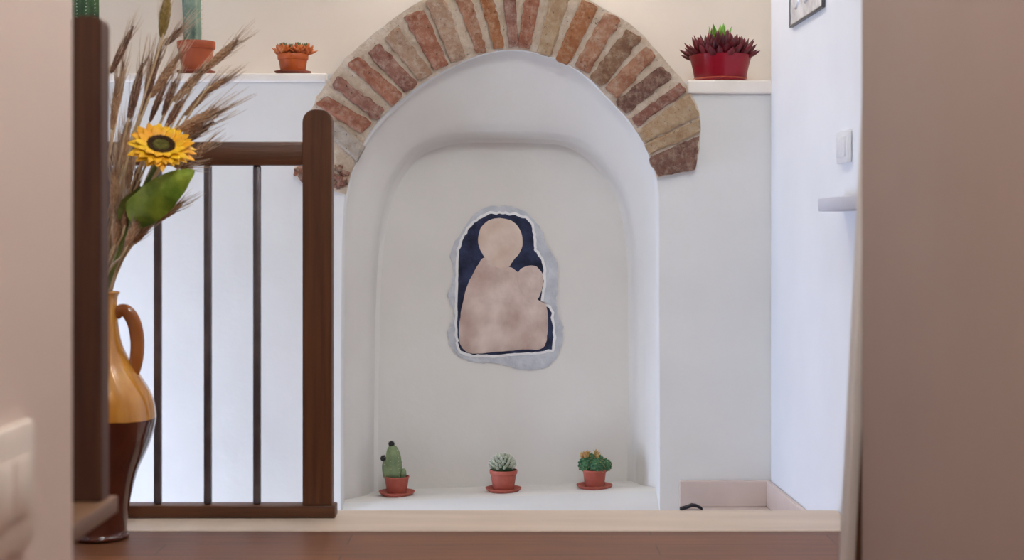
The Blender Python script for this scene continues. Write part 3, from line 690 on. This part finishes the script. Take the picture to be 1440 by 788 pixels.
# right: cluster of dark globes
b = saucer(836, YS1, sill_z(850), 25.5*sp, TER, 'terracotta saucer under the clustered globe cactus, rightmost on the niche sill')
t = thing('potted_cactus', 'cluster of dark green globe cacti with tan tips in a terracotta pot, rightmost on sill', 'cactus', b)
pot(t, 13.5*sp, 16.5*sp, 25*sp, TER, .14, .05, .003); zt_ = 25*sp*.86
for (x,y,z,r) in ((-12,0,10,11.5),(3,-7,9,11.5),(14,1,9,10.5),(0,9,13,11),(-5,4,19,7),(7,4,17,6.5)):
    c = Vector((x*sp, y*sp, zt_+z*sp)); bm = bmesh.new(); add_ball(bm, c, r*sp*.9, (1,1,1), None, 14, 10); bs = bmesh.new()
    for k in range(40):
        ph = k*2.39996; zz = 1-(k+.5)/40*1.6; rr = math.sqrt(max(0,1-zz*zz)); o = Vector((rr*math.cos(ph), rr*math.sin(ph), zz)); p = c+o*r*sp*.9
        add_ball(bm, p, r*sp*.15, (1,1,1), None, 6, 5)
        for s in range(3): add_tube(bs, [p+o*r*sp*.15, p+(o+Vector((rnd.uniform(-.7,.7),rnd.uniform(-.7,.7),rnd.uniform(-.4,.8)))).normalized()*.0058], [.0003,.0001], 4)
    g = obj('globe', bm, M['cactus_green'], t); obj('spines', bs, M['spine_tan'], g)
for (x, y, z) in ((-17,0,25),(-13,-3,27),(-9,1,27),(2,3,28),(4,0,26)):
    bm = bmesh.new(); c = Vector((x*sp, y*sp, zt_+z*sp-4*sp))
    add_leaf(bm, c-Vector((0,0,3*sp)), Vector((x*.01,-.05,1)), Vector((0,-1,0)), 11*sp, 4.6*sp, .5, 0, 5)
    for k in range(5):
        a = k*1.256; add_leaf(bm, c, Vector((math.cos(a)*.6,math.sin(a)*.6,1)), Vector((0,0,1)), 8*sp, 2.8*sp, .25, 0, 4)
    obj('flower', bm, M['flower_tan'], t)

# ledge plants
YLg = YB-.012
# tall blue-green cactus
s4 = 4.045/F; rr = 27*s4; Yc = YLg+rr+.004; s4 = Yc/F
b = saucer(276, Yc, ZL+.0015, rr, M['saucer_dark'], 'dark terracotta saucer under the tall blue-green cactus pot on the left ledge', .010)
t = thing('potted_cactus', 'tall blue-green ribbed cactus in a brown terracotta pot on the left ledge', 'cactus', b)
pot(t, 19.5*s4, 26*s4, 45*s4, M['terracotta_brown'], .24, .06, .004); zt_ = 45*s4*.86
bm = bmesh.new(); ribbed(bm, (-5*s4,0,zt_), 13.5*s4, 150*s4, 6, .26, (-.025,0), top=.12, low=.85); obj('column', bm, M['cactus_blue'], t)
bm = bmesh.new(); spines(bm, (-5*s4,0,zt_), 13.5*s4, 150*s4, 6, 22, .005, rnd, (-.025,0), top=.12, per=3, rad=.00028); obj('spines', bm, M['spine_tan'], t)
# dark cactus behind the newel post
rr = 22*4.04/F; Yc = YLg+rr+.004; s4 = Yc/F
b = saucer(122, Yc, ZL+.0015, rr, M['saucer_dark'], 'terracotta saucer at the far left end of the ledge behind the newel post', .010)
t = thing('potted_cactus', 'dark green spiny cactus showing above the tall newel post at upper left', 'cactus', b)
pot(t, 16*s4, 21*s4, 40*s4, M['terracotta_brown'], .24, .06, .004); zt_ = 40*s4*.86
bm = bmesh.new(); ribbed(bm, (-2*s4,0,zt_), 19.5*s4, 110*s4, 10, .16, (0,0), top=.2, low=.75); obj('column', bm, M['cactus_dark'], t)
bm = bmesh.new(); spines(bm, (-2*s4,0,zt_), 19.5*s4, 110*s4, 10, 22, .006, rnd, (0,0), top=.2, per=4, rad=.00035); obj('spines', bm, M['spine_white'], t)
# orange rosette succulent
rr = 26*4.04/F; Yc = YLg+rr+.004; s4 = Yc/F
b = saucer(412, Yc, ZL+.0015, rr, M['saucer_dark'], 'dark terracotta saucer under the small orange succulent pot by the arch', .009)
t = thing('potted_succulent', 'small orange-leaved rosette succulent in an orange pot left of the brick arch', 'succulent', b)
pot(t, 17*s4, 21*s4, 27*s4, M['terracotta_orange'], .30, .05, .004); zt_ = 27*s4*.88
bo = bmesh.new(); bg = bmesh.new()
for (cx, cy, n_) in ((-12,-6,26),(8,-8,26),(14,6,22),(-4,8,22),(-18,6,16),(20,-2,16)):
    c = Vector((cx*s4, cy*s4, zt_+3*s4))
    for k in range(n_):
        f = k/n_; ph = k*2.39996; el = math.radians(14+68*f); d = Vector((math.cos(ph)*math.cos(el), math.sin(ph)*math.cos(el), math.sin(el)))
        add_leaf(bg if f > .66 else bo, c+Vector((0,0,3*s4*f)), d, Vector((0,0,1)), (17-3*f)*s4, 7.6*s4, .24, .12, 5)
obj('outer_leaves', bo, M['rosette_orange'], t); obj('inner_leaves', bg, M['rosette_green'], t)
# red spiky succulent
rr = 38*4.06/F; Yc = YLg+rr+.010; s4 = Yc/F
b = saucer(1013, Yc, ZR+.0015, rr, M['saucer_red'], 'orange-red glazed saucer under the red pot on the right ledge', .012)
t = thing('potted_succulent', 'dark red spiky succulent in a glossy red pot on the right ledge', 'succulent', b)
hh = 36*s4
bm = lathe([(2*s4,0),(35*s4,0),(36*s4,.002),(38*s4,hh*.4),(41.5*s4,hh*.8),(43.5*s4,hh-.004),(44.3*s4,hh-.001),(43.6*s4,hh),(42*s4,hh-.003),(40*s4,hh*.86),(2*s4,hh*.86)], n=56); obj('pot', bm, M['red_glaze'], t, angle=40)
obj('soil', lathe([(2*s4,hh*.84),(39.6*s4,hh*.84),(39*s4,hh*.88),(2*s4,hh*.92)], n=32), M['soil'], t)
br_ = bmesh.new(); bl = bmesh.new()
for k in range(120):
    f = (k+.5)/120; ph = k*2.39996; R0 = 36*s4*math.sqrt(f)
    el = math.radians(82-60*f**1.3+rnd.uniform(-12,12)); d = Vector((math.cos(ph)*math.cos(el), math.sin(ph)*math.cos(el), math.sin(el)))
    base = Vector((R0*math.cos(ph), R0*math.sin(ph), hh*.88+9*s4*(1-f)))
    add_leaf(br_, base, d, Vector((0,0,1)), (31-7*f)*s4*rnd.uniform(.85,1.15), 11*s4, .28, .10, 6)
for k in range(12):
    ph = k*2.39996; el = math.radians(rnd.uniform(50,80)); d = Vector((math.cos(ph)*math.cos(el), math.sin(ph)*math.cos(el), math.sin(el)))
    add_leaf(bl, Vector((-3*s4+9*s4*math.cos(ph)*k/12, -6*s4+6*s4*math.sin(ph)*k/12, hh+14*s4)), d, Vector((0,0,1)), 31*s4*rnd.uniform(.85,1.05), 9.5*s4, .22, .1, 5)
obj('red_leaves', br_, M['leaf_red'], t); obj('green_leaves', bl, M['leaf_lime'], t)

# ------------------------------------------------------------------ right wall fittings
def wy(px): return (XR+SP*4)/((px-720)/F+SP)
y0, y1 = wy(1161), wy(1115); z0 = 1.112
t = thing('wall_lamp', 'glass-fronted wall light with a thin dark frame high on the right wall', 'wall light', (XR+SP*(4-(y0+y1)/2), (y0+y1)/2, z0))
bm = bmesh.new(); D_ = .009
for lo, hi in [((y0,z0),(y0+.004,z0+.2)),((y1-.004,z0),(y1,z0+.2)),((y0+.006,z0),(y1-.006,z0+.006)),((y0+.006,z0+.194),(y1-.006,z0+.2))]:
    add_box(bm, (XR-D_,lo[0],lo[1]), (XR-.0005,hi[0],hi[1]), .0015)
splay(bm); local(bm, t); obj('frame', bm, M['frame_dark'], t, angle=40)
bm = box((XR-.007,y0+.004,z0+.004), (XR-.0006,y1-.004,z0+.196)); splay(bm); local(bm, t); obj('panel', bm, M['print_grey'], t, smooth=False)
for k in range(3):
    bm = bmesh.new(); bmesh.ops.create_cone(bm, cap_ends=True, segments=28, radius1=.040, radius2=.036, depth=.004, matrix=Matrix.Translation((XR-.0088, y0+.07+k*(y1-y0-.14)/2, z0+.075)) @ Matrix.Rotation(-PI/2,4,'Y'))
    splay(bm); local(bm, t); obj('lens', bm, M['print_grey'], t, angle=40)
y0, y1 = wy(1198.5), wy(1183); z0, z1 = P(0,230,3.20).z, P(0,185,3.20).z
t = thing('light_switch', 'white light switch plate on the right wall', 'light switch', (XR+SP*(4-(y0+y1)/2), (y0+y1)/2, z0))
bm = box((XR-.011,y0,z0), (XR-.0005,y1,z1), .003); splay(bm); local(bm, t); obj('plate', bm, M['plastic'], t, angle=40)
w3 = (y1-y0-.024)/3
for k in range(3):
    bm = box((XR-.0145,y0+.012+k*w3+.0008,z0+.013), (XR-.0105,y0+.012+(k+1)*w3-.0008,z1-.013), .0015); splay(bm); local(bm, t); obj('rocker', bm, M['plastic'], t, angle=40)
ys = (XR-.055+SP*4)/(430/F+SP)
tag(obj('wall_shelf', splay(box((XR-.055,2.35,.651), (XR-.0005,ys,.679), .003)), M['shelf_paint'], angle=40), 'narrow pale grey shelf fixed to the right wall below the light switch', 'shelf')
# thin pale strip leaning at the end of the right foreground wall
lb = thing('leaning_board', 'thin pale board with a dark strip as gap shade leaning at the end of the right foreground wall', 'board', (.445,2.015,0.0005))
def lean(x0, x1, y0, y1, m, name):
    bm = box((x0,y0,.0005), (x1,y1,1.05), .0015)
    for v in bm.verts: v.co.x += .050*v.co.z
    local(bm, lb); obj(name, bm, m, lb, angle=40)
lean(.433, .446, 1.9955, 2.035, M['board'], 'panel'); lean(.4462, .468, 1.999, 2.030, M['dark_wood'], 'gap_shade')  # dark strip stands in for the shaded gap beside the board
# socket plate on the left foreground wall
z0, z1 = .324, .4365
t = thing('wall_socket', 'cream socket plate low on the left foreground wall', 'wall socket', (-.44, 1.30, z0))
bm = box((-.4395,1.235,z0), (-.430,1.36,z1), .004); local(bm, t); obj('plate', bm, M['plastic_cream'], t, angle=40)
for k in range(2):
    bm = box((-.4305,1.255+k*.045,z0+.03), (-.428,1.255+k*.045+.042,z1-.03), .0015); local(bm, t); obj('module', bm, M['plastic_cream'], t, angle=40)
# black scrap on the landing
bm = bmesh.new(); Ys_ = 3.93
k_ = [(957,718),(966,715.5),(974,712.5),(980,713.5),(988,717.5)]; A = []
for yy in (Ys_, Ys_+.02):
    A.append([bm.verts.new(P(x, y-1, Ys_)+Vector((0,yy-Ys_,0))) for i, (x,y) in enumerate(k_)]+[bm.verts.new(P(x, y+2.5, Ys_)+Vector((0,yy-Ys_,0))) for x,y in reversed(k_)])
zmin = min(q.co.z for q in bm.verts); 
n = len(A[0]); bm.faces.new(A[0]); bm.faces.new(A[1])
for i in range(n): bm.faces.new((A[0][i],A[0][(i+1)%n],A[1][(i+1)%n],A[1][i]))
shift(bm, Vector((0,0,-.1188-zmin)))
tag(obj('scrap', bm, M['black'], smooth=False), 'small folded black scrap on the landing in front of the pink skirting', 'scrap')
# ceiling spots (their own lights are set at the top)
def ceiling_spot(x, y, label, group):
    t = thing('ceiling_spot', label, 'ceiling light', (x, y, 2.45), group)
    obj('ring', lathe([(.055,0),(.055,-.008),(.046,-.010),(.042,-.003),(.042,0)], n=32), M['plastic'], t, angle=40)
    obj('lens', lathe([(.002,-.003),(.041,-.003),(.041,-.001),(.002,-.001)], n=24), M['lamp_lens'], t, angle=40)
for x, y in [(0.14, 0.60), (0.16, 1.10), (0.14, 1.60)]: ceiling_spot(x, y, 'recessed ceiling spot above the corridor', 'recessed corridor spots')
for x, y in [(0.56, 2.55), (0.60, 2.80), (0.60, 3.10)]: ceiling_spot(x, y, 'added ceiling spot above the landing for the jug highlights', 'added landing spots')
